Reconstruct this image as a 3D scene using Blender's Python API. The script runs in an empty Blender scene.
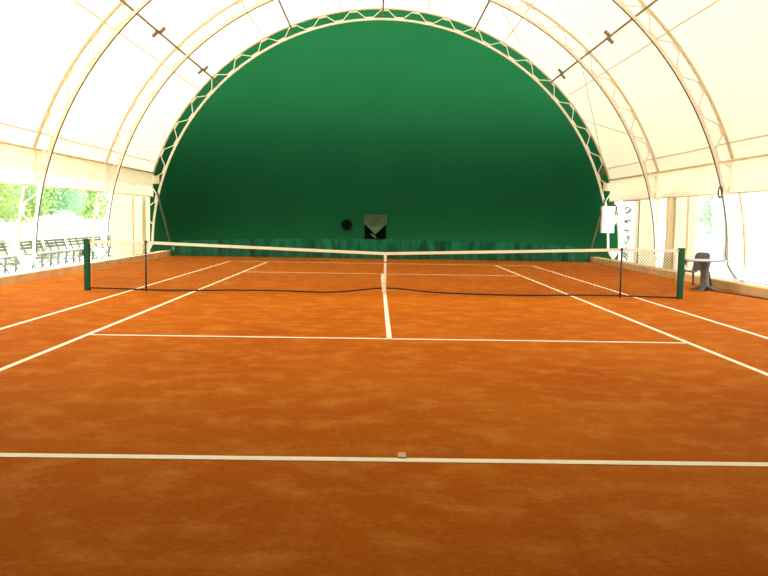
import bpy, bmesh, math, random
from mathutils import Vector, Matrix
random.seed(7)
PI = math.pi
S = bpy.context.scene
C = S.collection

# ------------------------------------------------------------------ helpers
class MB:
    """collects vertices and faces of ONE mesh"""
    def __init__(s): s.v = []; s.f = []
    def add(s, vs, fs):
        n = len(s.v); s.v += [tuple(p) for p in vs]; s.f += [tuple(i + n for i in f) for f in fs]; return s
    def box(s, c, d, rot=None):
        x, y, z = d[0] / 2, d[1] / 2, d[2] / 2
        vs = [Vector((a * x, b * y, e * z)) for a in (-1, 1) for b in (-1, 1) for e in (-1, 1)]
        if rot is not None: vs = [rot @ p for p in vs]
        vs = [p + Vector(c) for p in vs]
        return s.add(vs, [(0, 1, 3, 2), (4, 6, 7, 5), (0, 4, 5, 1), (2, 3, 7, 6), (0, 2, 6, 4), (1, 5, 7, 3)])
    def bar(s, a, b, w, h, up=(0, 1, 0)):
        """rectangular bar from a to b; h along UP, w across"""
        a = Vector(a); b = Vector(b); t = (b - a).normalized(); u = Vector(up)
        u = (u - t * u.dot(t)).normalized(); n = t.cross(u)
        vs = []
        for p in (a, b):
            for i, j in ((-1, -1), (1, -1), (1, 1), (-1, 1)): vs.append(p + n * (i * w / 2) + u * (j * h / 2))
        return s.add(vs, [(3, 2, 1, 0), (4, 5, 6, 7), (0, 1, 5, 4), (1, 2, 6, 5), (2, 3, 7, 6), (3, 0, 4, 7)])
    def tube(s, pts, r, n=8, closed=False):
        pts = [Vector(p) for p in pts]; m = len(pts)
        vs = []; prev = None
        for i, p in enumerate(pts):
            if closed: t = (pts[(i + 1) % m] - pts[i - 1]).normalized()
            else: t = (pts[min(i + 1, m - 1)] - pts[max(i - 1, 0)]).normalized()
            if prev is None:
                u = t.cross(Vector((0, 1, 0)))
                if u.length < .1: u = t.cross(Vector((1, 0, 0)))
            else: u = prev - t * prev.dot(t)
            u.normalize(); prev = u; w = t.cross(u)
            rr = r[i] if isinstance(r, (list, tuple)) else r
            for k in range(n):
                a = 2 * PI * k / n; vs.append(p + u * (math.cos(a) * rr) + w * (math.sin(a) * rr))
        fs = []
        for i in range(m if closed else m - 1):
            j = (i + 1) % m
            for k in range(n):
                fs.append((i * n + k, i * n + (k + 1) % n, j * n + (k + 1) % n, j * n + k))
        if not closed:
            fs.append(tuple(range(n - 1, -1, -1))); fs.append(tuple((m - 1) * n + k for k in range(n)))
        return s.add(vs, fs)
    def lathe(s, prof, n=32, c=(0, 0, 0), axis='z'):
        """prof: (radius, height); closed solid when it starts and ends at radius 0"""
        vs = []; fs = []
        for r, h in prof:
            for k in range(n):
                a = 2 * PI * k / n; x, y = r * math.cos(a), r * math.sin(a)
                q = (x, y, h) if axis == 'z' else (x, -h, y)
                vs.append((c[0] + q[0], c[1] + q[1], c[2] + q[2]))
        for i in range(len(prof) - 1):
            for k in range(n): fs.append((i * n + k, i * n + (k + 1) % n, (i + 1) * n + (k + 1) % n, (i + 1) * n + k))
        return s.add(vs, fs)
    def grid(s, fn, nu, nv):
        """surface fn(u,v), u,v in 0..1"""
        vs = [fn(i / nu, j / nv) for j in range(nv + 1) for i in range(nu + 1)]
        fs = [(j * (nu + 1) + i, j * (nu + 1) + i + 1, (j + 1) * (nu + 1) + i + 1, (j + 1) * (nu + 1) + i) for j in range(nv) for i in range(nu)]
        return s.add(vs, fs)
    def prism(s, poly, d):
        """polygon (list of 3-vectors) extruded by vector d"""
        n = len(poly); d = Vector(d)
        vs = [Vector(p) for p in poly] + [Vector(p) + d for p in poly]
        fs = [tuple(range(n)), tuple(range(2 * n - 1, n - 1, -1))] + [(i, n + i, n + (i + 1) % n, (i + 1) % n) for i in range(n)]
        return s.add(vs, fs)
    def build(s, name, mat, parent=None, smooth=False, bevel=0, weld=False):
        me = bpy.data.meshes.new(name); me.from_pydata(s.v, [], s.f); me.update()
        bm = bmesh.new(); bm.from_mesh(me)
        if weld: bmesh.ops.remove_doubles(bm, verts=bm.verts, dist=1e-5)
        bmesh.ops.recalc_face_normals(bm, faces=bm.faces)
        bm.to_mesh(me); bm.free()
        if smooth: me.polygons.foreach_set('use_smooth', [True] * len(me.polygons))
        me.materials.append(mat)
        o = bpy.data.objects.new(name, me); C.objects.link(o)
        if parent: o.parent = parent
        if bevel:
            m = o.modifiers.new('bevel', 'BEVEL'); m.width = bevel; m.segments = 2; m.limit_method = 'ANGLE'
        return o

def tag(o, label=None, cat=None, group=None, kind=None):
    if label: o['label'] = label
    if cat: o['category'] = cat
    if group: o['group'] = group
    if kind: o['kind'] = kind
    return o
def thing(name, label, cat, loc=(0, 0, 0), rz=0, group=None):
    o = bpy.data.objects.new(name, None); C.objects.link(o); o.location = loc; o.rotation_euler = (0, 0, rz)
    o.empty_display_size = .2
    return tag(o, label, cat, group)
def copy_tree(o, parent=None):
    c = o.copy(); C.objects.link(c); c.parent = parent
    for ch in list(o.children): copy_tree(ch, c)
    return c

# ------------------------------------------------------------------ materials
def lin(h):
    def f(c): c /= 255; return c / 12.92 if c <= .04045 else ((c + .055) / 1.055) ** 2.4
    return (f(h[0]), f(h[1]), f(h[2]), 1)
def new_mat(name):
    m = bpy.data.materials.new(name); m.use_nodes = True; nt = m.node_tree
    nt.nodes.clear(); out = nt.nodes.new('ShaderNodeOutputMaterial'); return m, nt, out
def noise_col(nt, c1, c2, scale, detail=4, stretch=(1, 1, 1), lo=.35, hi=.65):
    tc = nt.nodes.new('ShaderNodeTexCoord'); mp = nt.nodes.new('ShaderNodeMapping'); mp.inputs['Scale'].default_value = stretch
    nz = nt.nodes.new('ShaderNodeTexNoise'); nz.inputs['Scale'].default_value = scale; nz.inputs['Detail'].default_value = detail
    rp = nt.nodes.new('ShaderNodeValToRGB'); rp.color_ramp.elements[0].position = lo; rp.color_ramp.elements[1].position = hi
    rp.color_ramp.elements[0].color = c1; rp.color_ramp.elements[1].color = c2
    nt.links.new(tc.outputs['Object'], mp.inputs[0]); nt.links.new(mp.outputs[0], nz.inputs['Vector']); nt.links.new(nz.outputs['Fac'], rp.inputs[0])
    return rp, nz
def mat(name, c1, c2=None, rough=.6, metal=0, scale=6, bump=0, stretch=(1, 1, 1), spec=.5):
    m, nt, out = new_mat(name); b = nt.nodes.new('ShaderNodeBsdfPrincipled')
    b.inputs['Roughness'].default_value = rough; b.inputs['Metallic'].default_value = metal; b.inputs['Specular IOR Level'].default_value = spec
    c2 = c2 or tuple(min(1, x * .85) for x in c1[:3]) + (1,)
    rp, nz = noise_col(nt, c1, c2, scale, stretch=stretch)
    nt.links.new(rp.outputs[0], b.inputs['Base Color'])
    if bump:
        bp = nt.nodes.new('ShaderNodeBump'); bp.inputs['Strength'].default_value = bump; bp.inputs['Distance'].default_value = .02
        nt.links.new(nz.outputs['Fac'], bp.inputs['Height']); nt.links.new(bp.outputs[0], b.inputs['Normal'])
    nt.links.new(b.outputs[0], out.inputs[0]); return m
def cloth(name, refl, trans, scale=1.5, transparent=0, var=.06):
    """translucent sheet: diffuse reflection plus diffuse transmission"""
    m, nt, out = new_mat(name)
    d = nt.nodes.new('ShaderNodeBsdfDiffuse'); t = nt.nodes.new('ShaderNodeBsdfTranslucent'); a = nt.nodes.new('ShaderNodeAddShader')
    dk = lambda c: tuple(x * (1 - var) for x in c[:3]) + (1,)
    r1, _ = noise_col(nt, dk(refl), refl, scale); r2, _ = noise_col(nt, dk(trans), trans, scale)
    nt.links.new(r1.outputs[0], d.inputs[0]); nt.links.new(r2.outputs[0], t.inputs[0])
    nt.links.new(d.outputs[0], a.inputs[0]); nt.links.new(t.outputs[0], a.inputs[1])
    s = a
    if transparent:
        tr = nt.nodes.new('ShaderNodeBsdfTransparent'); mx = nt.nodes.new('ShaderNodeMixShader'); mx.inputs[0].default_value = transparent
        nt.links.new(a.outputs[0], mx.inputs[1]); nt.links.new(tr.outputs[0], mx.inputs[2]); s = mx
    nt.links.new(s.outputs[0], out.inputs[0]); return m

M = {}
M['membrane'] = cloth('membrane', (.50, .46, .36, 1), (.179, .158, .112, 1), .25, var=.04)
M['valance'] = cloth('valance_cloth', (.50, .46, .36, 1), (.24, .21, .15, 1), .8)
M['curtain'] = cloth('curtain_cloth', (.50, .46, .37, 1), (.26, .235, .165, 1), .8)
M['tan'] = cloth('tan_cloth', (.45, .38, .26, 1), (.13, .11, .065, 1), .8)
M['film'] = cloth('clear_plastic', (.10, .10, .10, 1), (.36, .37, .37, 1), .8, transparent=.5)
M['white'] = mat('white_paint', (.80, .78, .70, 1), (.74, .71, .62, 1), .5)
M['white2'] = mat('white_enamel', (.85, .85, .83, 1), (.8, .8, .78, 1), .4)
M['steel'] = mat('galvanised_steel', (.30, .27, .23, 1), (.24, .21, .17, 1), .5)
M['batten'] = cloth('batten_tape', (.60, .54, .40, 1), (.15, .13, .09, 1))
M['cream'] = mat('shaded_white', (.64, .58, .42, 1), (.58, .52, .36, 1), .6)  # white outer chords toned to tan; their backlit shade is put into the colour
M['cable'] = mat('cable_rubber', (.06, .045, .035, 1), (.08, .06, .045, 1), .6)
M['black'] = mat('black_rubber', (.012, .014, .013, 1), (.02, .02, .02, 1), .7)
M['postgreen'] = mat('post_green', (.010, .085, .034, 1), (.014, .10, .045, 1), .5, spec=.15)
M['stick'] = mat('stick_grey', (.03, .035, .035, 1), None, .5)
M['net'] = mat('net_cord', (.012, .013, .012, 1), (.02, .02, .018, 1), .8)
M['tape'] = mat('white_tape', (.95, .95, .78, 1), (.90, .90, .70, 1), .7, scale=3)
M['line'] = mat('court_line_tape', (.95, .93, .80, 1), (.90, .85, .68, 1), .7, scale=2.5)
M['brick'] = mat('mark_tile', (.75, .62, .45, 1), (.45, .25, .12, 1), .8, scale=70)
M['kerb'] = mat('kerb_concrete', (.66, .47, .24, 1), (.55, .36, .15, 1), .85, scale=1.8, bump=.2)
M['gravel'] = mat('pale_gravel', (.62, .60, .55, 1), (.52, .50, .46, 1), .9, scale=3)
M['table'] = mat('table_plastic', (.24, .27, .33, 1), (.21, .24, .30, 1), .4)
M['pedestal'] = mat('pedestal_plastic', (.12, .13, .115, 1), (.09, .10, .085, 1), .45)
M['chair'] = mat('chair_plastic', (.085, .09, .075, 1), (.065, .07, .06, 1), .4)
M['bench'] = mat('bench_paint', (.10, .14, .115, 1), (.14, .17, .14, 1), .6)
M['leafA'] = mat('leaf_bright', (.20, .34, .07, 1), (.10, .24, .07, 1), .6, scale=1.2)
M['leafB'] = mat('leaf_cool', (.14, .30, .12, 1), (.09, .22, .12, 1), .6, scale=1.2)
def leaf(name, c1, c2):
    m = cloth(name, c2, c1, 1.2, var=.35); return m
M['leafA'] = leaf('leaf_bright', (.29, .38, .16, 1), (.27, .36, .16, 1)); M['leafB'] = leaf('leaf_cool', (.25, .37, .24, 1), (.23, .35, .24, 1))
M['leafP'] = leaf('leaf_pale', (.46, .48, .42, 1), (.50, .51, .46, 1))
M['blocker_dark'] = mat('blocker_green', (.012, .022, .010, 1), (.008, .015, .008, 1), .95, scale=2, spec=0)
M['bark'] = mat('bark', (.16, .12, .08, 1), (.10, .07, .05, 1), .9, scale=8)
M['vent'] = mat('vent_dark', (.003, .010, .005, 1), (.004, .013, .006, 1), .9, spec=.05)
M['hole'] = mat('vent_hole', (.002, .006, .003, 1), None, .95, spec=0)
M['flap'] = mat('flap_canvas', (.04, .12, .065, 1), (.03, .085, .045, 1), .8, scale=5)
M['flapd'] = mat('flap_lining', (.016, .036, .014, 1), (.03, .07, .03, 1), .8, scale=6)
M['pole'] = mat('brace_paint', (.10, .085, .055, 1), (.07, .06, .04, 1), .6)
M['red'] = mat('red_plastic', (.25, .05, .03, 1), None, .5)
M['bgreen'] = mat('banner_green', (.16, .33, .12, 1), (.13, .29, .10, 1), .7)
M['bwhite'] = cloth('banner_cloth', (.6, .6, .6, 1), (.38, .38, .38, 1))

def green_wall(name, r, t):
    """green fabric: dull on the inside, daylight glows through it"""
    m, nt, out = new_mat(name); L = nt.links.new
    d = nt.nodes.new('ShaderNodeBsdfDiffuse'); tr = nt.nodes.new('ShaderNodeBsdfTranslucent'); ad = nt.nodes.new('ShaderNodeAddShader')
    # welded fabric strips: a faint darker seam every 2.4 m
    tc = nt.nodes.new('ShaderNodeTexCoord'); sx = nt.nodes.new('ShaderNodeSeparateXYZ'); md = nt.nodes.new('ShaderNodeMath'); md.operation = 'PINGPONG'
    md.inputs[1].default_value = 1.2
    lt = nt.nodes.new('ShaderNodeMath'); lt.operation = 'LESS_THAN'; lt.inputs[1].default_value = .015
    L(tc.outputs['Object'], sx.inputs[0]); L(sx.outputs[0], md.inputs[0]); L(md.outputs[0], lt.inputs[0])
    for col, sh in ((r, d), (t, tr)):
        rp, nz = noise_col(nt, tuple(c * .92 for c in col) + (1,), tuple(col) + (1,), .5, 5, lo=.3, hi=.7)
        mx = nt.nodes.new('ShaderNodeMixRGB'); mx.blend_type = 'MULTIPLY'; mx.inputs[2].default_value = (.93, .93, .93, 1)
        L(lt.outputs[0], mx.inputs[0]); L(rp.outputs[0], mx.inputs[1]); L(mx.outputs[0], sh.inputs[0])
    L(d.outputs[0], ad.inputs[0]); L(tr.outputs[0], ad.inputs[1]); L(ad.outputs[0], out.inputs[0]); return m
M['green'] = green_wall('green_sheet', (.0012, .008, .003), (.0060, .057, .0175))
M['greeno'] = mat('opaque_green', (.012, .05, .025, 1), None, .8, spec=.1)
M['skirt'] = mat('green_tarp', (.0010, .052, .023, 1), (.008, .145, .070, 1), .5, scale=1.6, stretch=(2.5, 1, .5), bump=.3, spec=.06)

def clay():
    m, nt, out = new_mat('red_clay'); b = nt.nodes.new('ShaderNodeBsdfPrincipled'); b.inputs['Roughness'].default_value = .95
    b.inputs['Specular IOR Level'].default_value = .04
    L = nt.links.new
    base, n1 = noise_col(nt, (.37, .084, .0010, 1), (.455, .122, .0034, 1), .35, 5, lo=.3, hi=.7)
    dust, n2 = noise_col(nt, (0, 0, 0, 1), (1, 1, 1, 1), 2.6, 14, stretch=(.85, 1, 1), lo=.47, hi=.74)
    fine, n3 = noise_col(nt, (.80, .80, .80, 1), (1.14, 1.14, 1.14, 1), 30, 8, stretch=(.8, 1.1, 1), lo=.25, hi=.75)
    n2.inputs['Roughness'].default_value = .68
    mx = nt.nodes.new('ShaderNodeMixRGB'); mx.inputs[2].default_value = (.64, .27, .046, 1)
    ml = nt.nodes.new('ShaderNodeMath'); ml.operation = 'MULTIPLY'; ml.inputs[1].default_value = .58
    L(dust.outputs[0], ml.inputs[0]); L(ml.outputs[0], mx.inputs[0]); L(base.outputs[0], mx.inputs[1])
    m2 = nt.nodes.new('ShaderNodeMixRGB'); m2.blend_type = 'MULTIPLY'; m2.inputs[0].default_value = 1
    L(mx.outputs[0], m2.inputs[1]); L(fine.outputs[0], m2.inputs[2]); L(m2.outputs[0], b.inputs['Base Color'])
    bp = nt.nodes.new('ShaderNodeBump'); bp.inputs['Strength'].default_value = .25; bp.inputs['Distance'].default_value = .01
    L(n3.outputs['Fac'], bp.inputs['Height']); L(bp.outputs[0], b.inputs['Normal'])
    L(b.outputs[0], out.inputs[0]); return m
M['clay'] = clay()

# ------------------------------------------------------------------ measures of the hall
Z0 = .333                          # centre height of the arches
AI, CI, AO, CO = 9.28, 9.19, 9.715, 9.60
YF = 15.5; BAY = 5.66              # far arch and bay length
ARCH_Y = [YF, 9.85, 4.17, -1.5]
Y_NEAR = -18.5
def arc(a, c, deg, y=0): r = math.radians(deg); return Vector((a * math.cos(r), y, Z0 + c * math.sin(r)))

# ------------------------------------------------------------------ setting
tag(MB().box((0, (15.9 + Y_NEAR) / 2, -.05), (17.04, 15.9 - Y_NEAR, .1)).build('floor', M['clay']), 'orange red clay court floor, brushed and dusty', 'floor', kind='structure')
tag(MB().box((0, 20, -.12), (140, 160, .2)).build('ground', M['gravel']), 'pale sunlit gravel ground outside the hall', 'ground', kind='structure')
for s, nm, w in ((-1, 'trim_1', 'left'), (1, 'trim_2', 'right')):
    tag(MB().box((s * 8.68, (15.3 + Y_NEAR) / 2, .09), (.34, 15.3 - Y_NEAR, .24)).build(nm, M['kerb'], bevel=.02),
        'clay stained concrete kerb along the %s side of the court' % w, 'kerb', kind='structure')
# roof membrane, a slight inward sag between the arches
TH0 = 17.6
def roof(u, v):
    y = Y_NEAR + (15.72 - Y_NEAR) * v
    k = ((y - YF) / BAY) % 1.0
    sag = .10 * math.sin(PI * k) ** 2 if y < YF else 0
    p = arc(AO + .10 - sag, CO + .10 - sag, TH0 + (180 - 2 * TH0) * u); return (p.x, y, p.z)
tag(MB().grid(roof, 72, 84).build('ceiling', M['membrane'], smooth=True), 'cream translucent barrel vault membrane over the court', 'roof membrane', kind='structure')
# end walls
def wall_y(x, z):
    hw = max(.3, math.sqrt(max(.01, (AO + .02) ** 2 - max(0, z - Z0) ** 2)))
    u = max(-1, min(1, x / hw)); t = max(0, min(1, z / 9.9))
    return 15.66 - .27 * (1 - u * u) * (math.sin(PI * t ** .42) ** 1.2 if 0 < t < 1 else 0)
def wall_far(u, v):
    z = 9.98 * v; d = (z - Z0) / (CO + .05)
    hw = (AO + .05) * math.sqrt(max(0, 1 - (d * d if d > 0 else 0)))
    x = hw * (2 * u - 1); return (x, wall_y(x, z), z - .02)
tag(MB().grid(wall_far, 60, 60).build('wall_back', M['green'], smooth=True), 'dark green fabric end wall under the far arch', 'wall', kind='structure')
def wall_near(u, v):
    p = wall_far(u, v); return (p[0], Y_NEAR, p[2])
tag(MB().grid(wall_near, 24, 40).build('wall_front', M['greeno'], smooth=True), 'dark green fabric end wall behind the camera', 'wall', kind='structure')

# added unseen bank that rises behind the end wall and shades its lower half
def blocker(u, v):
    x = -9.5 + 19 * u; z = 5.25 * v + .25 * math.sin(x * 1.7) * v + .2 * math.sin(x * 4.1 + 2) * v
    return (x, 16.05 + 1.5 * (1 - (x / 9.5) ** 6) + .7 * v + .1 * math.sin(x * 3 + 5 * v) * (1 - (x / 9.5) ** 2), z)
bm_ = MB().grid(blocker, 80, 10); n_ = len(bm_.v)
bm_.grid(lambda u, v: (-9.5 + 19 * u, blocker(u, 1)[1] + 3 * v, blocker(u, 1)[2] * (1 - v)), 80, 4)
tag(bm_.build('blocker', M['blocker_dark'], smooth=True), 'added unseen dark bank outside behind the green end wall', 'blocker', kind='structure')

# unseen, added to darken near clay: opaque green roof lining and side sheets
def shade(u, v):
    p = arc(AO - .35, CO - .35, 180 * u); return (p.x, Y_NEAR + .02 + (-10.4 - Y_NEAR) * v, p.z)
tag(MB().grid(shade, 48, 6).build('ceiling_shade', M['greeno'], smooth=True), 'dark green opaque roof lining added unseen at the camera end', 'roof lining', kind='structure')
for s, nm in ((-1, 'shade_left'), (1, 'shade_right')):
    tag(MB().box((s * 9.36, (Y_NEAR - 10.4) / 2, .17), (.02, -10.4 - Y_NEAR, .36)).build(nm, M['greeno']), 'dark green side sheet added unseen at the camera end to cut light', 'wall', kind='structure')

# ------------------------------------------------------------------ truss arches
def make_arch():
    root = thing('truss_arch', 'x', 'arch')
    w = .082
    def chord(a, c, name, hw, mt=M['white']):
        n = 96; vs = []; fs = []
        for i in range(n + 1):
            d = 1.0 + 178.0 * i / n
            for da, y in ((-hw, -w / 2), (hw, -w / 2), (hw, w / 2), (-hw, w / 2)):
                vs.append(arc(a + da, c + da, d, y))
        for i in range(n):
            for k in range(4): fs.append((i * 4 + k, i * 4 + (k + 1) % 4, i * 4 + 4 + (k + 1) % 4, i * 4 + 4 + k))
        fs += [(3, 2, 1, 0), (n * 4, n * 4 + 1, n * 4 + 2, n * 4 + 3)]
        return MB().add(vs, fs).build(name, mt, root)
    chord(AI, CI, 'inner_chord', .042); chord(AO, CO, 'outer_chord', .03, M['cream'])
    # bent web bars: diagonals with a flat stretch on each chord
    P = 7.4; fl = .85
    for k in range(-11, 12):
        d = 90 + P * k
        MB().bar(arc(AO - .06, CO - .06, d - fl), arc(AO - .06, CO - .06, d + fl), .07, .035).build('gusset', M['white'], root)
        for s in (-1, 1):
            MB().bar(arc(AO - .06, CO - .06, d + s * fl), arc(AI + .06, CI + .06, d + s * (P / 2 - fl)), .032, .032).build('web_bar', M['white'], root)
        if k < 11:
            MB().bar(arc(AI + .065, CI + .065, d + P / 2 - fl), arc(AI + .065, CI + .065, d + P / 2 + fl), .07, .035).build('gusset', M['white'], root)
    for s in (-1, 1):
        a = arc(AI, CI, 1.0); b = arc(AO, CO, 1.0); e = -.03
        tri = [(s * (a.x - .042), -.03, a.z), (s * (b.x + .03), -.03, b.z), (s * 9.55, -.03, .10), (s * 9.45, -.03, .10)]
        MB().prism(tri, (0, .06, 0)).build('foot', M['white'], root)
        MB().box((s * 9.5, 0, .045), (.34, .26, .13)).build('base_plate', M['steel'], root, bevel=.01)
    return root
arch = make_arch()
names = ['white steel truss arch framing the green end wall, farthest down the hall',
         'white truss arch second from the green wall, its right foot beside the curtains',
         'white truss arch third from the green wall, its left foot before the benches',
         'white truss arch nearest the camera, only grazing the top left corner']
for i, (y, lb) in enumerate(zip(ARCH_Y, names)):
    o = arch if i == 0 else copy_tree(arch)
    o.location = (0, y, 0); tag(o, lb, 'arch', 'steel truss arches')

# purlins inside the trusses
for d, lb in ((134.8, 'grey steel purlin with cross plates, left haunch of the vault'),
              (112.6, 'grey steel purlin between the crown and the left haunch of the vault'),
              (90.4, 'grey steel purlin along the very crown of the vault'),
              (68.2, 'grey steel purlin between the crown and the right haunch of the vault'),
              (46.0, 'grey steel purlin with cross plates, right haunch of the vault')):
    t = thing('purlin', lb, 'purlin', (0, 0, 0), 0, 'steel purlins between the arches')
    p = arc(9.40, 9.31, d); n = Vector((math.cos(math.radians(d)), 0, math.sin(math.radians(d)))); tg = Vector((-n.z, 0, n.x))
    MB().tube([(p.x, 15.56, p.z), (p.x, -2.2, p.z)], .035, 8).build('tube', M['steel'], t, smooth=True)
    for y in ((12.7, 6.7, 1.3) if 'cross' in lb else ()):
        q = p + Vector((0, y, 0)) - n * .02
        m = MB()
        for dy, off in ((-.10, .09), (.10, -.09)):
            m.bar(q + Vector((0, dy, 0)) - tg * (.13 - off), q + Vector((0, dy, 0)) + tg * (.13 + off), .05, .19)
        m.build('cross_plate', M['steel'], t)
# thin battens under the membrane
for d, lb in ((159.3, 'thin cream roof batten, lowest on the left, above the valance'), (139.2, 'thin cream roof batten, second from the bottom on the left'),
              (119.5, 'thin cream roof batten, third from the bottom on the left'), (100, 'thin cream roof batten just left of the crown'),
              (80, 'thin cream roof batten just right of the crown'), (60.5, 'thin cream roof batten, third from the bottom on the right'),
              (40.8, 'thin cream roof batten, second from the bottom on the right'), (20.9, 'thin cream roof batten, lowest on the right, above the valance')):
    pts = []
    for i in range(61):
        y = 15.66 - (15.66 + 2.2) * i / 60; k = ((y - YF) / BAY) % 1.0; sg = .10 * math.sin(PI * k) ** 2 if y < YF else 0
        p = arc(AO + .068 - sg, CO + .068 - sg, d); pts.append((p.x, y, p.z))
    tag(MB().tube(pts, .018, 6).build('roof_batten', M['batten'], smooth=True), lb, 'batten', 'roof battens under the membrane')

# cables along the inner chords
def side_cable(y, s, lb, tail):
    pts = []
    for i in range(60):
        d = 90 - 88.5 * i / 59
        if s > 0 and d < 7 and tail: break
        p = arc(AI - .059, CI - .059, d, y - .02); pts.append((s * p.x, p.y, p.z))
    if tail:
        pts += [(s * 9.16, y - .02, 1.0), (s * 9.17, y - .03, .75), (s * 9.24, y - .04, .5), (s * 9.36, y - .06, .3), (s * 9.46, y - .1, .17)]
    tag(MB().tube(pts, .015, 6).build('cable', M['cable'], smooth=True), lb, 'cable', 'dark cables along the arches')
side_cable(9.85, -1, 'thin dark cable down the left half of the arch second from the green wall', False)
side_cable(9.85, 1, 'thin dark cable down the right half of the arch second from the green wall', False)
side_cable(4.17, -1, 'thin dark cable down the left half of the arch third from the green wall', False)
side_cable(4.17, 1, 'thin dark cable down the right half of the third arch, tail curling at its foot', True)
c = arc(AI - .10, CI - .10, 13.6, 4.10)
ring = [(c.x + .055 * math.cos(a) - .02, c.y - .02, c.z + .15 * math.sin(a)) for a in [2 * PI * k / 20 for k in range(20)]]
tag(MB().tube(ring, .02, 6, closed=True).build('cable_coil', M['pole'], smooth=True), 'small brown cable coil hung on the right side of the third arch', 'cable coil')
# bracing wires on the right
for a, b, lb in ((arc(9.36, 9.27, 46.3, 9.85), arc(9.60, 9.49, 19.5, 15.45), 'thin bracing wire dropping from the right purlin to the far arch'),
                 (arc(9.70, 9.58, 34, 15.4), arc(9.66, 9.5, 25.5, 9.95), 'faint bracing wire slanting down from far arch to second arch at right'),
                 (arc(9.25, 9.16, 66, 9.85), arc(9.6, 9.48, 52.5, 15.45), 'bracing wire from second arch to far arch, right of the crown')):
    tag(MB().tube([a, b], .011, 5).build('bracing_wire', M['steel']), lb, 'wire', 'bracing wires at the right')

# ------------------------------------------------------------------ valances and side curtains
def drape(x, y0, y1, z0, z1, amp, wl, seed, hem=.0, gather=1.0):
    rnd = random.Random(seed); ph = [rnd.uniform(0, 6.28) for _ in range(4)]
    def f(u, v):
        y = y0 + (y1 - y0) * u
        w = math.sin(2 * PI * y / wl + ph[0]) * .6 + math.sin(2 * PI * y / (wl * .43) + ph[1]) * .3 + math.sin(2 * PI * y / (wl * 2.3) + ph[2]) * .4
        k = .35 + .65 * (1 - v)
        return (x + amp * w * k, y + .02 * math.sin(5 * v + ph[3]), z0 + (z1 - z0) * v + hem * math.sin(2 * PI * y / 2.83 + ph[2]) * (1 - v))
    return f
for s, w in ((-1, 'left'), (1, 'right')):
    t = thing('valance', 'long cream cloth valance hanging below the roof on the %s side' % w, 'valance', (s * 9.2, 0, 0), 0, 'side valances')
    zb = 2.36 if s < 0 else 2.45
    MB().grid(drape(0, -8, 15.3, zb, 3.30, .022, 1.4, 5 + s, .02), 220, 8).build('cloth', M['valance'], t, smooth=True)
    MB().tube([(0, -8, 3.31), (0, 15.4, 3.31)], .03, 8).build('rail', M['batten'], t, smooth=True)
    MB().tube([(0, -8, zb - .005), (0, 15.3, zb - .005)], .018, 6).build('hem', M['valance'], t, smooth=True)
    # ledge closing the slot between rail and membrane
    e = arc(AO + .10, CO + .10, TH0)
    def ledge(u, v, s=s, e=e):
        y = -8 + (15.66 + 8) * u
        return (s * ((e.x + .03 - 9.2) * v), y, 3.31 + (e.z + .0 - 3.31) * v)
    MB().grid(ledge, 40, 1).build('top_flap', M['membrane'], t)
    # end plate between the chords of the far arch
    MB().box((s * -.03, 15.44, 3.04), (.40, .03, .32)).build('end_plate', M['batten'], t)

def curtain(x, y0, y1, lb, amp, wl, seed, mt='curtain', zt=2.5, name='curtain', cat='curtain', grp='side curtains'):
    t = thing(name, lb, cat, (x, (y0 + y1) / 2, .02), 0, grp); L = y1 - y0
    n = max(24, int(L * 40))
    MB().grid(drape(0, -L / 2, L / 2, .0, zt - .02, amp, wl, seed), n, 12).build('cloth', M[mt], t, smooth=True)
    MB().tube([(0, -L / 2, zt - .02), (0, L / 2, zt - .02)], .02, 6).build('top_rod', M['batten'], t)
    return t
curtain(-9.36, 10.7, 13.3, 'cream side curtain in soft folds behind the far benches, left', .05, .55, 1)
curtain(-9.42, 13.1, 14.8, 'narrow cream side curtain with a tight gathered fold, left corner', .07, .30, 2)
curtain(-9.34, 14.28, 15.4, 'flat cream side curtain next to the far arch at left', .02, .9, 3)
curtain(9.40, 10.05, 12.4, 'pale cream side curtain right of the white banner', .02, .8, 4)
curtain(9.34, 8.35, 9.25, 'tan gathered side curtain beside the foot of the second arch at right', .07, .34, 6, 'tan')
curtain(9.40, 7.45, 8.65, 'pale cream side curtain just right of the tan gathered one', .03, .7, 16)
curtain(9.42, 7.08, 7.60, 'flat cream side curtain left of the seamed narrow strip at right', .02, .6, 8)
curtain(9.36, 6.72, 7.10, 'narrow cream curtain strip edging the clear plastic opening at right', .01, .5, 9)
# clear plastic sheets on the right
y0, y1 = -1.4, 6.70
t = thing('plastic_curtain', 'clear plastic side sheet closing the bright opening behind the table at right', 'plastic curtain', (9.82, (y0 + y1) / 2, .0)); L = y1 - y0
MB().grid(drape(0, -L / 2, L / 2, .10, 2.62, .012, 1.1, 11), int(L * 16), 6).build('sheet', M['film'], t, smooth=True)
MB().tube([(0, -L / 2, .10), (0, L / 2, .10)], .013, 6).build('hem', M['pedestal'], t)
MB().tube([(0, -L / 2, 2.62), (0, L / 2, 2.62)], .02, 6).build('top_rod', M['batten'], t)
# white banner with green letters, right
t = thing('banner', 'tall white banner with a column of green letters, right of the far arch', 'banner', (9.33, 12.9, .02))
MB().grid(drape(0, -.98, .98, .03, 2.42, .012, 1.6, 12), 48, 10).build('cloth', M['bwhite'], t, smooth=True)
MB().tube([(0, -1.0, 2.42), (0, 1.0, 2.42)], .025, 6).build('top_rod', M['steel'], t)
for yy in (-.98, .98): MB().tube([(0, yy, .03), (0, yy, 2.42)], .018, 6).build('edge_cord', M['pedestal'], t)
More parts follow.
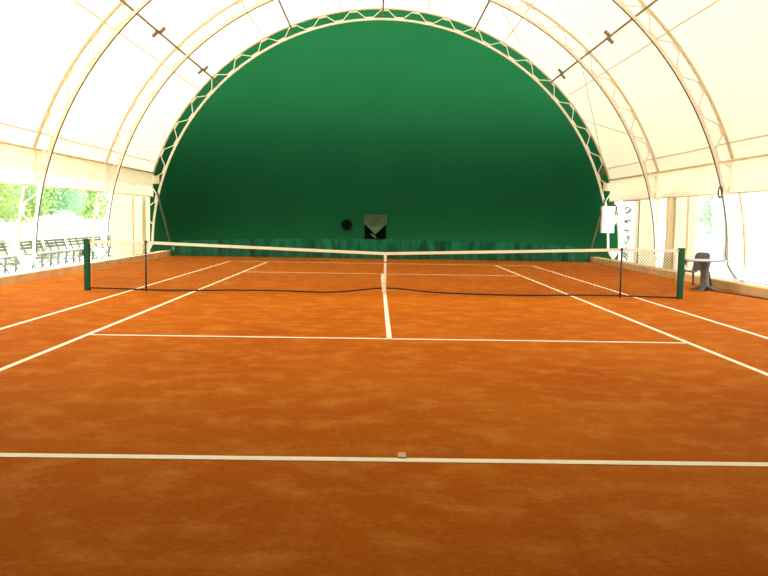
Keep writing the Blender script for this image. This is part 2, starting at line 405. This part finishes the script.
# strokes: (u0,v0,u1,v1), u across the banner 0..1 from its left edge in the photo, v down 0..1
strokes = [(.18, .12, .40, .10), (.40, .10, .52, .15), (.18, .12, .30, .19), (.30, .19, .52, .17), (.25, .21, .60, .13),
           (.18, .34, .52, .30), (.34, .28, .34, .35), (.18, .30, .40, .36), (.52, .33, .60, .31),
           (.18, .47, .48, .46), (.18, .47, .18, .52), (.33, .47, .33, .52), (.48, .46, .48, .52),
           (.38, .57, .55, .56), (.38, .57, .42, .60), (.55, .56, .52, .60), (.42, .60, .52, .60),
           (.18, .63, .33, .68), (.48, .62, .33, .68), (.33, .68, .33, .73),
           (.40, .74, .44, .80), (.20, .78, .40, .74),
           (.14, .83, .14, .92), (.14, .83, .40, .84), (.40, .84, .34, .88), (.34, .88, .14, .88), (.26, .88, .46, .93), (.46, .81, .46, .90)]
m = MB()
for u0, v0, u1, v1 in strokes:
    a = Vector((-.035, .98 - 1.96 * u0, 2.42 - 2.39 * v0)); b = Vector((-.035, .98 - 1.96 * u1, 2.42 - 2.39 * v1)); m.bar(a, b, .055, .008, up=(1, 0, 0))
m.build('lettering', M['bgreen'], t)
tag(t.children[-1], 'green letters')

# ------------------------------------------------------------------ far end: skirt, braces, vents, cabinets
def skirt_top(x): return .60 + .175 * (1 - (x / 8.45) ** 2) + .02 * math.sin(1.3 * x + 1) + .008 * math.sin(5.1 * x)
def skirt(u, v):
    x = -8.45 + 16.9 * u
    fold = .035 * math.sin(7.1 * x + 3 * v) + .03 * math.sin(12.7 * x - 4 * v + 1) + .02 * math.sin(23 * x + 2)
    e = min(1, (8.45 - abs(x)) / .5)
    y = 15.14 + .22 * v + fold * (1 - .75 * v) * (.4 + .6 * (1 - v))
    return (x, y, .01 + (skirt_top(x) * (.55 + .45 * e)) * v)
tag(MB().grid(skirt, 420, 10).build('tarpaulin_skirt', M['skirt'], smooth=True), 'wrinkled glossy green tarpaulin skirt along the foot of the green end wall', 'tarpaulin')
for s, w in ((-1, 'left'), (1, 'right')):
    t = thing('brace_pole', 'slanting brown brace pole at the %s corner of the green end wall' % w, 'pole', (s * 8.33, 15.02, 0), 0, 'corner brace poles')
    a = Vector((0, 0, .03)); b = Vector((s * .72, .40, 2.52))
    MB().tube([a, b], .035, 8).build('pole', M['pole'], t, smooth=True)
    MB().box((0, 0, .015), (.2, .2, .03)).build('base_plate', M['pole'], t)
# round vent
y = wall_y(-1.4, 1.34)
t = thing('round_vent', 'round black vent low on the green end wall', 'vent', (-1.4, y, 1.34))
MB().lathe([(0, .05), (.16, .05), (.17, .09), (.225, .09), (.225, -.03), (0, -.03)], 28, axis='y').build('collar', M['vent'], t, smooth=False)
m = MB()
for k in range(5): z = -.12 + .06 * k; h = math.sqrt(.165 ** 2 - z * z); m.bar((-h, -.075, z), (h, -.075, z), .02, .012)
m.build('grille', M['hole'], t)
# square vent with a canvas flap
y = wall_y(-.24, 1.3) - .02
t = thing('flapped_vent', 'square vent with a drooping grey green canvas flap on the green wall', 'vent', (-.24, y, 1.28))
m = MB()
for a, b in (((-.44, 0, -.47), (.44, 0, -.47)), ((-.44, 0, .46), (.44, 0, .46)), ((-.42, 0, -.47), (-.42, 0, .46)), ((.42, 0, -.47), (.42, 0, .46))): m.bar(a, b, .05, .08)
m.build('frame', M['vent'], t)
MB().box((0, .0, 0), (.84, .02, .92)).build('opening', M['hole'], t)
def flap(u, v):   # v 0 top .. 1 fold line
    x = -.43 + .86 * u; return (x, -.06 - .10 * v - .03 * math.sin(PI * u) * (1 - v) + .02 * math.sin(9 * u + 4 * v), .47 - (.36 + .08 * math.sin(PI * u)) * v)
fo = MB().grid(flap, 20, 8).build('flap', M['flapd'], t, smooth=True)
def tipf(u, v):
    x = (-.43 + .86 * u) * (1 - v); zt = .47 - .36 - .08 * math.sin(PI * u)
    return (x, -.165 - .02 * math.sin(9 * u) * (1 - v) - .06 * v, zt + (-.30 - zt) * v)
MB().grid(tipf, 20, 8).build('flap_tip', M['flap'], fo, smooth=True)
MB().bar((-.16, -.13, -.28), (.03, -.17, -.44), .07, .02).build('strap', M['flap'], t)
for a, b in (((-.445, -.10, .47), (-.445, -.15, .10)), ((.445, -.10, .47), (.445, -.15, .10)), ((-.43, -.1, .48), (.43, -.1, .48))):
    MB().bar(a, b, .03, .03).build('flap_hem', M['flap'], fo)
# white cabinet on the right foot of the far arch
t = thing('cabinet', 'white electrical cabinet hung on the right foot of the far arch', 'cabinet', (9.12, 15.30, 1.20))
MB().box((.03, 0, .52), (.52, .22, 1.08)).build('body', M['white2'], t, bevel=.015)
MB().box((.03, -.12, .52), (.47, .025, 1.02)).build('door', M['white2'], t, bevel=.006)
MB().box((.14, -.145, .5), (.02, .03, .10)).build('latch', M['steel'], t)
pts = [(.05, -.04, 1.0), (.05, -.04, 1.08), (.3, -.05, 1.10), (.36, -.05, 1.06), (.40, -.06, .80), (.42, -.06, .70)]
tag(MB().tube([Vector(p) + Vector((9.12, 15.30, 1.20)) for p in pts], .03, 8).build('cable', M['black'], smooth=True), 'thick black cable looping over the white cabinet by the far arch', 'cable')
t = thing('junction_box', 'small junction box with a red knob on the right of the far arch', 'junction box', arc(9.50, 9.4, 20.6, 15.40))
MB().box((0, 0, 0), (.16, .12, .24)).build('body', M['pole'], t, bevel=.01)
MB().lathe([(0, .10), (.045, .10), (.05, .06), (0, .06)], 14, axis='y').build('knob', M['red'], t)

# ------------------------------------------------------------------ court lines
def strip(x0, x1, y0, y1, lb, grp='court lines', m='line'):
    tag(MB().box(((x0 + x1) / 2, (y0 + y1) / 2, .0016), (x1 - x0, y1 - y0, .003)).build('court_line', M[m]), lb, 'court line', grp)
B, SV, SG, DB = 11.885, 6.40, 4.115, 5.485
strip(-DB, DB, -B - .088, -B, 'white baseline right across the foreground, nearest the camera')
strip(-DB, DB, B - .08, B, 'white baseline at the far end, before the green wall')
strip(-SG, SG, -SV - .035, -SV + .035, 'white service line on the near side of the net')
strip(-SG, SG, SV - .035, SV + .035, 'white service line on the far side of the net')
strip(-.035, .035, -SV, SV, 'white centre service line running under the net strap')
w = .07
strip(-SG - w / 2, -SG + w / 2, -B, B, 'white singles sideline on the left, inner of the left pair')
strip(SG - w / 2, SG + w / 2, -B, B, 'white singles sideline on the right, inner of the right pair')
strip(-DB - w / 2, -DB + w / 2, -B, B, 'white doubles sideline on the far left, outer of the left pair')
strip(DB - w / 2, DB + w / 2, -B, B, 'white doubles sideline on the far right, outer of the right pair')
tag(MB().box((0, -B + .05, .005), (.055, .12, .012)).build('centre_mark', M['brick'], bevel=.002), 'small speckled centre mark on the nearest baseline', 'court mark')

# ------------------------------------------------------------------ net
XP = 6.345
def top_z(x): return .914 + (1.07 - .914) * min(1, abs(x) / 5.03)
def bot_z(x):
    a = abs(x); return .035 + .10 * math.exp(-(a / .75) ** 2) + .012 * math.sin(1.7 * x)
net = thing('tennis_net', 'dark diamond mesh tennis net with white headband across the court', 'tennis net', (0, 0, 0))
NX, NZ = 384, 28
m = MB(); T = .0034
knots = [[Vector((-XP + .05 + (2 * XP - .1) * i / NX, .0, 0)) for j in range(NZ + 1)] for i in range(NX + 1)]
for i in range(NX + 1):
    for j in range(NZ + 1):
        k = knots[i][j]; z0, z1 = bot_z(k.x), top_z(k.x) - .03; k.z = z0 + (z1 - z0) * j / NZ
        k.y = .025 * math.sin(PI * j / NZ) * math.sin(.9 * k.x + 1)
for i in range(NX):
    for j in range(NZ):
        a, b = (knots[i][j], knots[i + 1][j + 1]) if (i + j) % 2 == 0 else (knots[i + 1][j], knots[i][j + 1])
        t = (b - a).normalized(); n = Vector((-t.z, 0, t.x)) * T
        vs = [a + n, a - n * .5 + Vector((0, T, 0)), a - n * .5 - Vector((0, T, 0)), b + n, b - n * .5 + Vector((0, T, 0)), b - n * .5 - Vector((0, T, 0))]
        m.add(vs, [(0, 1, 4, 3), (1, 2, 5, 4), (2, 0, 3, 5)])
nm = M['net']
me = bpy.data.meshes.new('netting'); me.from_pydata(m.v, [], m.f); me.materials.append(nm)
o = bpy.data.objects.new('netting', me); C.objects.link(o); o.parent = net
def band(z_lo, z_hi, th):
    m = MB(); n = 120
    for i in range(n):
        x0 = -XP + 2 * XP * i / n; x1 = -XP + 2 * XP * (i + 1) / n
        vs = [(x, y, z) for x in (x0, x1) for y in (-th, th) for z in (z_lo(x), z_hi(x))]
        m.add(vs, [(0, 1, 3, 2), (4, 6, 7, 5), (0, 4, 5, 1), (2, 3, 7, 6), (0, 2, 6, 4), (1, 5, 7, 3)])
    return m
band(lambda x: top_z(x) - .062, lambda x: top_z(x), .012).build('headband', M['tape'], net)
tag(net.children[-1], 'white canvas headband')
band(lambda x: bot_z(x) - .012, lambda x: bot_z(x) + .018, .006).build('bottom_hem', M['net'], net)
s_ = MB(); s_.box((0, -.018, (.914 + .0) / 2), (.055, .012, .914)); s_.box((0, -.02, .82), (.075, .02, .02))
s_.build('centre_strap', M['tape'], net)
tag(net.children[-1], 'white centre strap')
MB().bar((-.075, -.03, .40), (-.03, -.05, .06), .04, .01).build('strap_end', M['tape'], net)
MB().box((0, -.02, .70), (.07, .03, .03)).build('strap_buckle', M['steel'], net)
for s, w in ((-1, 'left'), (1, 'right')):
    t = thing('net_post', 'dark green square net post at the %s end of the net' % w, 'net post', (s * 6.395, 0, 0), 0, 'net posts')
    MB().box((0, 0, .54), (.115, .115, 1.08)).build('post', M['postgreen'], t, bevel=.012)
    MB().box((0, 0, 1.085), (.125, .125, .03)).build('cap', M['postgreen'], t, bevel=.006)
    MB().box((s * .075, 0, .80), (.05, .07, .12)).build('winder', M['stick'], t, bevel=.005)
    MB().tube([(s * .09, -.0, .80), (s * .13, 0, .80), (s * .13, 0, .70)], .01, 6).build('crank', M['stick'], t)
for x, w in ((-5.13, 'left'), (5.09, 'right')):
    t = thing('singles_stick', 'thin dark singles stick holding up the net on the %s' % w, 'singles stick', (x, -.03, 0), 0, 'singles sticks')
    MB().tube([(0, 0, 0), (0, 0, 1.085)], .019, 8).build('pole', M['stick'], t, smooth=True)
    MB().box((0, .02, 1.06), (.05, .06, .04)).build('clip', M['stick'], t)

# ------------------------------------------------------------------ umpire corner: table, chair, hose
t = thing('round_table', 'round grey plastic table on a pedestal beside the right net post', 'table', (7.86, 2.30, 0))
MB().lathe([(0, .745), (.57, .745), (.585, .738), (.585, .722), (.57, .715), (.55, .72), (0, .72)], 40).build('tabletop', M['table'], t)
MB().lathe([(0, .72), (.16, .72), (.13, .66), (.105, .50), (.095, .30), (.10, .12), (.12, .06), (0, .06)], 16).build('pedestal', M['pedestal'], t, smooth=True)
for k in range(4):
    a = PI / 4 + k * PI / 2 + .25; d = Vector((math.cos(a), math.sin(a), 0)); n = Vector((-d.y, d.x, 0))
    poly = []
    pr_ = [(.04, .15), (.12, .12), (.22, .055), (.33, .03), (.34, .0), (.24, .0), (.10, .02), (.04, .02)]
    MB().prism([d * r + Vector((0, 0, z)) - n * .045 for r, z in pr_], n * .09).build('foot', M['pedestal'], t, bevel=.008)
def chair(loc, rz):
    t = thing('garden_chair', 'dark olive plastic armchair behind the round table', 'chair', loc, rz)
    ch = M['chair']
    # faces local -y, seat .44 high
    def seat(u, v): x = -.22 + .44 * u; return (x, -.24 + .46 * v, .44 - .02 * math.sin(PI * u) - .03 * v + .015 * (1 - v) ** 4 * -1)
    o = MB().grid(seat, 12, 10).build('seat', ch, t, smooth=True); md = o.modifiers.new('s', 'SOLIDIFY'); md.thickness = .03
    def back(u, v):
        wv = .44 - .04 * v; k = 2 * u - 1; x = k * wv / 2
        z = .40 + .49 * v - (.07 * abs(k) ** 6 if v > .8 else 0) * (v - .8) / .2
        return (x, .215 + .12 * v - .05 * k * k, z)
    o = MB().grid(back, 16, 12).build('backrest', ch, t, smooth=True); md = o.modifiers.new('s', 'SOLIDIFY'); md.thickness = .025
    for s in (-1, 1):
        MB().tube([(s * .23, .25, .66), (s * .265, .10, .665), (s * .275, -.12, .655), (s * .265, -.24, .63), (s * .255, -.27, .58), (s * .25, -.255, .44)], [.026, .032, .034, .032, .028, .026], 8).build('armrest', ch, t, smooth=True)
        MB().tube([(s * .235, -.225, .44), (s * .25, -.265, .2), (s * .262, -.29, 0)], [.034, .028, .022], 8).build('leg', ch, t, smooth=True)
        MB().tube([(s * .205, .20, .42), (s * .225, .26, .2), (s * .24, .31, 0)], [.034, .028, .022], 8).build('leg', ch, t, smooth=True)
    return t
chair((8.10, 3.35, 0), math.radians(-47))
pts = []
for i in range(41):
    u = i / 40
    pts.append((7.95 + .48 * math.sin(u * 1.6) - .05 * u * u, 2.35 - 3.6 * u, .016))
tag(MB().tube(pts, .016, 6).build('cord', M['cable'], smooth=True), 'dark cord lying on the clay along the right kerb', 'cord')

# ------------------------------------------------------------------ outside left: benches, bushes, trees
def make_bench():
    t = thing('bench', 'x', 'bench'); L = 1.62
    for k in range(3): MB().box((.17 - .13 * k, 0, .44), (.11, L, .035)).build('seat_slat', M['bench'], t, bevel=.006)
    for z, x in ((.60, -.235), (.69, -.262), (.78, -.289)): MB().box((x, 0, z), (.03, L, .058), Matrix.Rotation(.29, 3, 'Y')).build('back_slat', M['bench'], t)
    for y in (-.64, 0, .64):
        m = MB(); m.bar((.10, y, .42), (.05, y, .0), .05, .05); m.bar((.05, y, .16), (.17, y, .02), .035, .035); m.bar((.06, y, .22), (-.18, y, .03), .03, .03)
        m.bar((-.12, y, .40), (-.295, y, .82), .035, .045); m.bar((.22, y, .405), (-.16, y, .405), .035, .045)
        m.build('leg_frame', M['bench'], t)
    return t
bench = make_bench()
bl = ['green grey slatted bench at the far left edge of the photo, outside', 'green grey slatted bench behind the left foot of the third arch',
      'green grey slatted bench outside, third from the left edge', 'green grey slatted bench outside, fourth from the left edge, behind the left net post',
      'green grey slatted bench outside, just left of the far curtains', 'green grey slatted bench farthest away, before the cream curtains at left']
for i, (ys, lb) in enumerate(zip((3.55, 5.95, 7.8, 9.62, 11.28, 13.1), bl)):
    o = bench if i == 0 else copy_tree(bench)
    o.location = (-10.22 if i < 5 else -10.1, ys + .81, 0); tag(o, lb, 'bench', 'benches along the left side')

def foliage(n, size, sx, sz, seed, hollow=.55):
    rnd = random.Random(seed); m = MB()
    lumps = [(Vector((rnd.uniform(-.6, .6) * sx, rnd.uniform(-.6, .6) * sx, rnd.uniform(.15, .82) * sz)), rnd.uniform(.35, .6) * sx) for _ in range(16)]
    for _ in range(n):
        c, r = rnd.choice(lumps); d = Vector((rnd.gauss(0, 1), rnd.gauss(0, 1), rnd.gauss(0, 1))).normalized()
        p = c + d * r * (hollow + (1 - hollow) * rnd.random()); 
        if p.z < .05: p.z = .05 + rnd.random() * .4
        a = Vector((rnd.gauss(0, 1), rnd.gauss(0, 1), rnd.gauss(0, 1))).normalized(); b = a.orthogonal().normalized(); b.rotate(Matrix.Rotation(rnd.uniform(0, 6.28), 3, a))
        s = size * rnd.uniform(.6, 1.3); e = a.cross(b)
        m.add([p - b * s, p - e * s * .45 + a * s * .1, p + b * s, p + e * s * .45 + a * s * .1], [(0, 1, 2, 3)])
    return m
def make_tree(seed, mt, sx, sz, n, size, name='tree', trunk=True):
    t = thing(name, 'x', 'tree')
    foliage(n, size, sx, sz, seed).build('foliage', mt, t)
    if trunk: MB().tube([(0, 0, -.02), (.05, .03, sz * .35), (-.04, .05, sz * .7)], [.16, .12, .05], 8).build('trunk', M['bark'], t, smooth=True)
    return t
tA = make_tree(1, M['leafA'], 2.3, 6.0, 9000, .115); tB = make_tree(2, M['leafB'], 2.2, 5.6, 9000, .11)
spots = [(tA, -14.4, 9.6, 1.0, 'bright green tree nearest in the row, filling the left edge of the photo'), (tB, -15.2, 13.4, 1.0, 'cool green tree second in the row, showing right of the third arch foot'),
         (tA, -15.7, 17.6, 1.0, 'bright green tree third in the row, showing above the left net post'), (tB, -15.9, 21.8, 1.05, 'cool green tree fourth in the row, showing left of the second arch'),
         (tA, -15.8, 26.2, 1.05, 'bright green tree farthest in the row, behind the left foot of the second arch')]
used = set()
for i, (src, x, y, sc, lb) in enumerate(spots):
    o = src if src not in used else copy_tree(src); used.add(src)
    o.location = (x, y, -.02); o.scale = (sc,) * 3; o.rotation_euler.z = i * 1.3; tag(o, lb, 'tree', 'trees beyond the left benches')
rs = [(tB, 14.8, 9.5, .95, 'tree outside at the right edge, pale behind the clear plastic'), (tA, 15.6, 13.5, .9, 'tree outside at right, middle one behind the clear plastic'), (tB, 15.2, 18.0, .85, 'tree outside at right, beside the cream curtain strip')]
for i, (src, x, y, sc, lb) in enumerate(rs):
    o = copy_tree(src); o.location = (x, y, -.02); o.scale = (sc,) * 3; o.rotation_euler.z = 2 + i; tag(o, lb, 'tree', 'trees beyond the right side')
pb = make_tree(5, M['leafP'], .95, 1.35, 4500, .07, 'bush', False)
for i, (x, y, sc, lb) in enumerate([(-12.3, 8.6, 1.0, 'pale bush outside at the left edge, behind the first bench'), (-12.6, 12.4, 1.0, 'pale bush outside, behind the left foot of the third arch'), (-12.7, 14.8, 1.1, 'pale bush outside, tallest, midway between the third and second arch feet'),
                                    (-12.6, 17.0, 1.0, 'pale bush outside, just behind the left net post'), (-12.3, 19.4, 1.0, 'pale bush outside, farthest, behind the left foot of the second arch')]):
    o = pb if i == 0 else copy_tree(pb)
    o.location = (x, y, -.02); o.scale = (sc * 1.2, sc * 1.25, sc); o.rotation_euler.z = i * 2.1; tag(o, lb, 'bush', 'pale bushes behind the benches')

# ------------------------------------------------------------------ light
wd = bpy.data.worlds.new('World'); S.world = wd; wd.use_nodes = True
bg = wd.node_tree.nodes['Background']; bg.inputs[0].default_value = (.93, .96, 1.0, 1); bg.inputs[1].default_value = 1.15
sl = bpy.data.lights.new('sun', 'SUN'); sl.energy = 5.2; sl.angle = math.radians(1.5); sl.color = (1, .96, .88)
so = bpy.data.objects.new('sun', sl); C.objects.link(so); so.location = (-20, 0, 40)
so.rotation_euler = Vector((.32, -.03, -.93)).to_track_quat('-Z', 'Y').to_euler()
so['kind'] = 'structure'

# ------------------------------------------------------------------ camera
cx, cy, cz, yaw, pit, rol, F = -0.2016, -17.3028, 1.6473, 0.010701, -0.086843, 0.015669, 804.42
f = Vector((math.sin(yaw) * math.cos(pit), math.cos(yaw) * math.cos(pit), math.sin(pit)))
r0 = Vector((math.cos(yaw), -math.sin(yaw), 0)); u0 = r0.cross(f)
r1 = r0 * math.cos(rol) + u0 * math.sin(rol); u1 = u0 * math.cos(rol) - r0 * math.sin(rol)
cd = bpy.data.cameras.new('camera'); cd.sensor_fit = 'HORIZONTAL'; cd.sensor_width = 36; cd.lens = F * 36 / 768; cd.clip_end = 500
co = bpy.data.objects.new('camera', cd); C.objects.link(co)
mw = Matrix.Identity(4)
for i in range(3): mw[i][0] = r1[i]; mw[i][1] = u1[i]; mw[i][2] = -f[i]; mw[i][3] = (cx, cy, cz)[i]
co.matrix_world = mw
S.camera = co

S.view_settings.view_transform = 'Standard'; S.view_settings.look = 'None'; S.view_settings.exposure = 1.93; S.view_settings.gamma = 1
S.view_settings.use_curve_mapping = False
S.cycles.use_denoising = True
S.cycles.max_bounces = 10; S.cycles.diffuse_bounces = 6; S.cycles.transmission_bounces = 6; S.cycles.transparent_max_bounces = 12
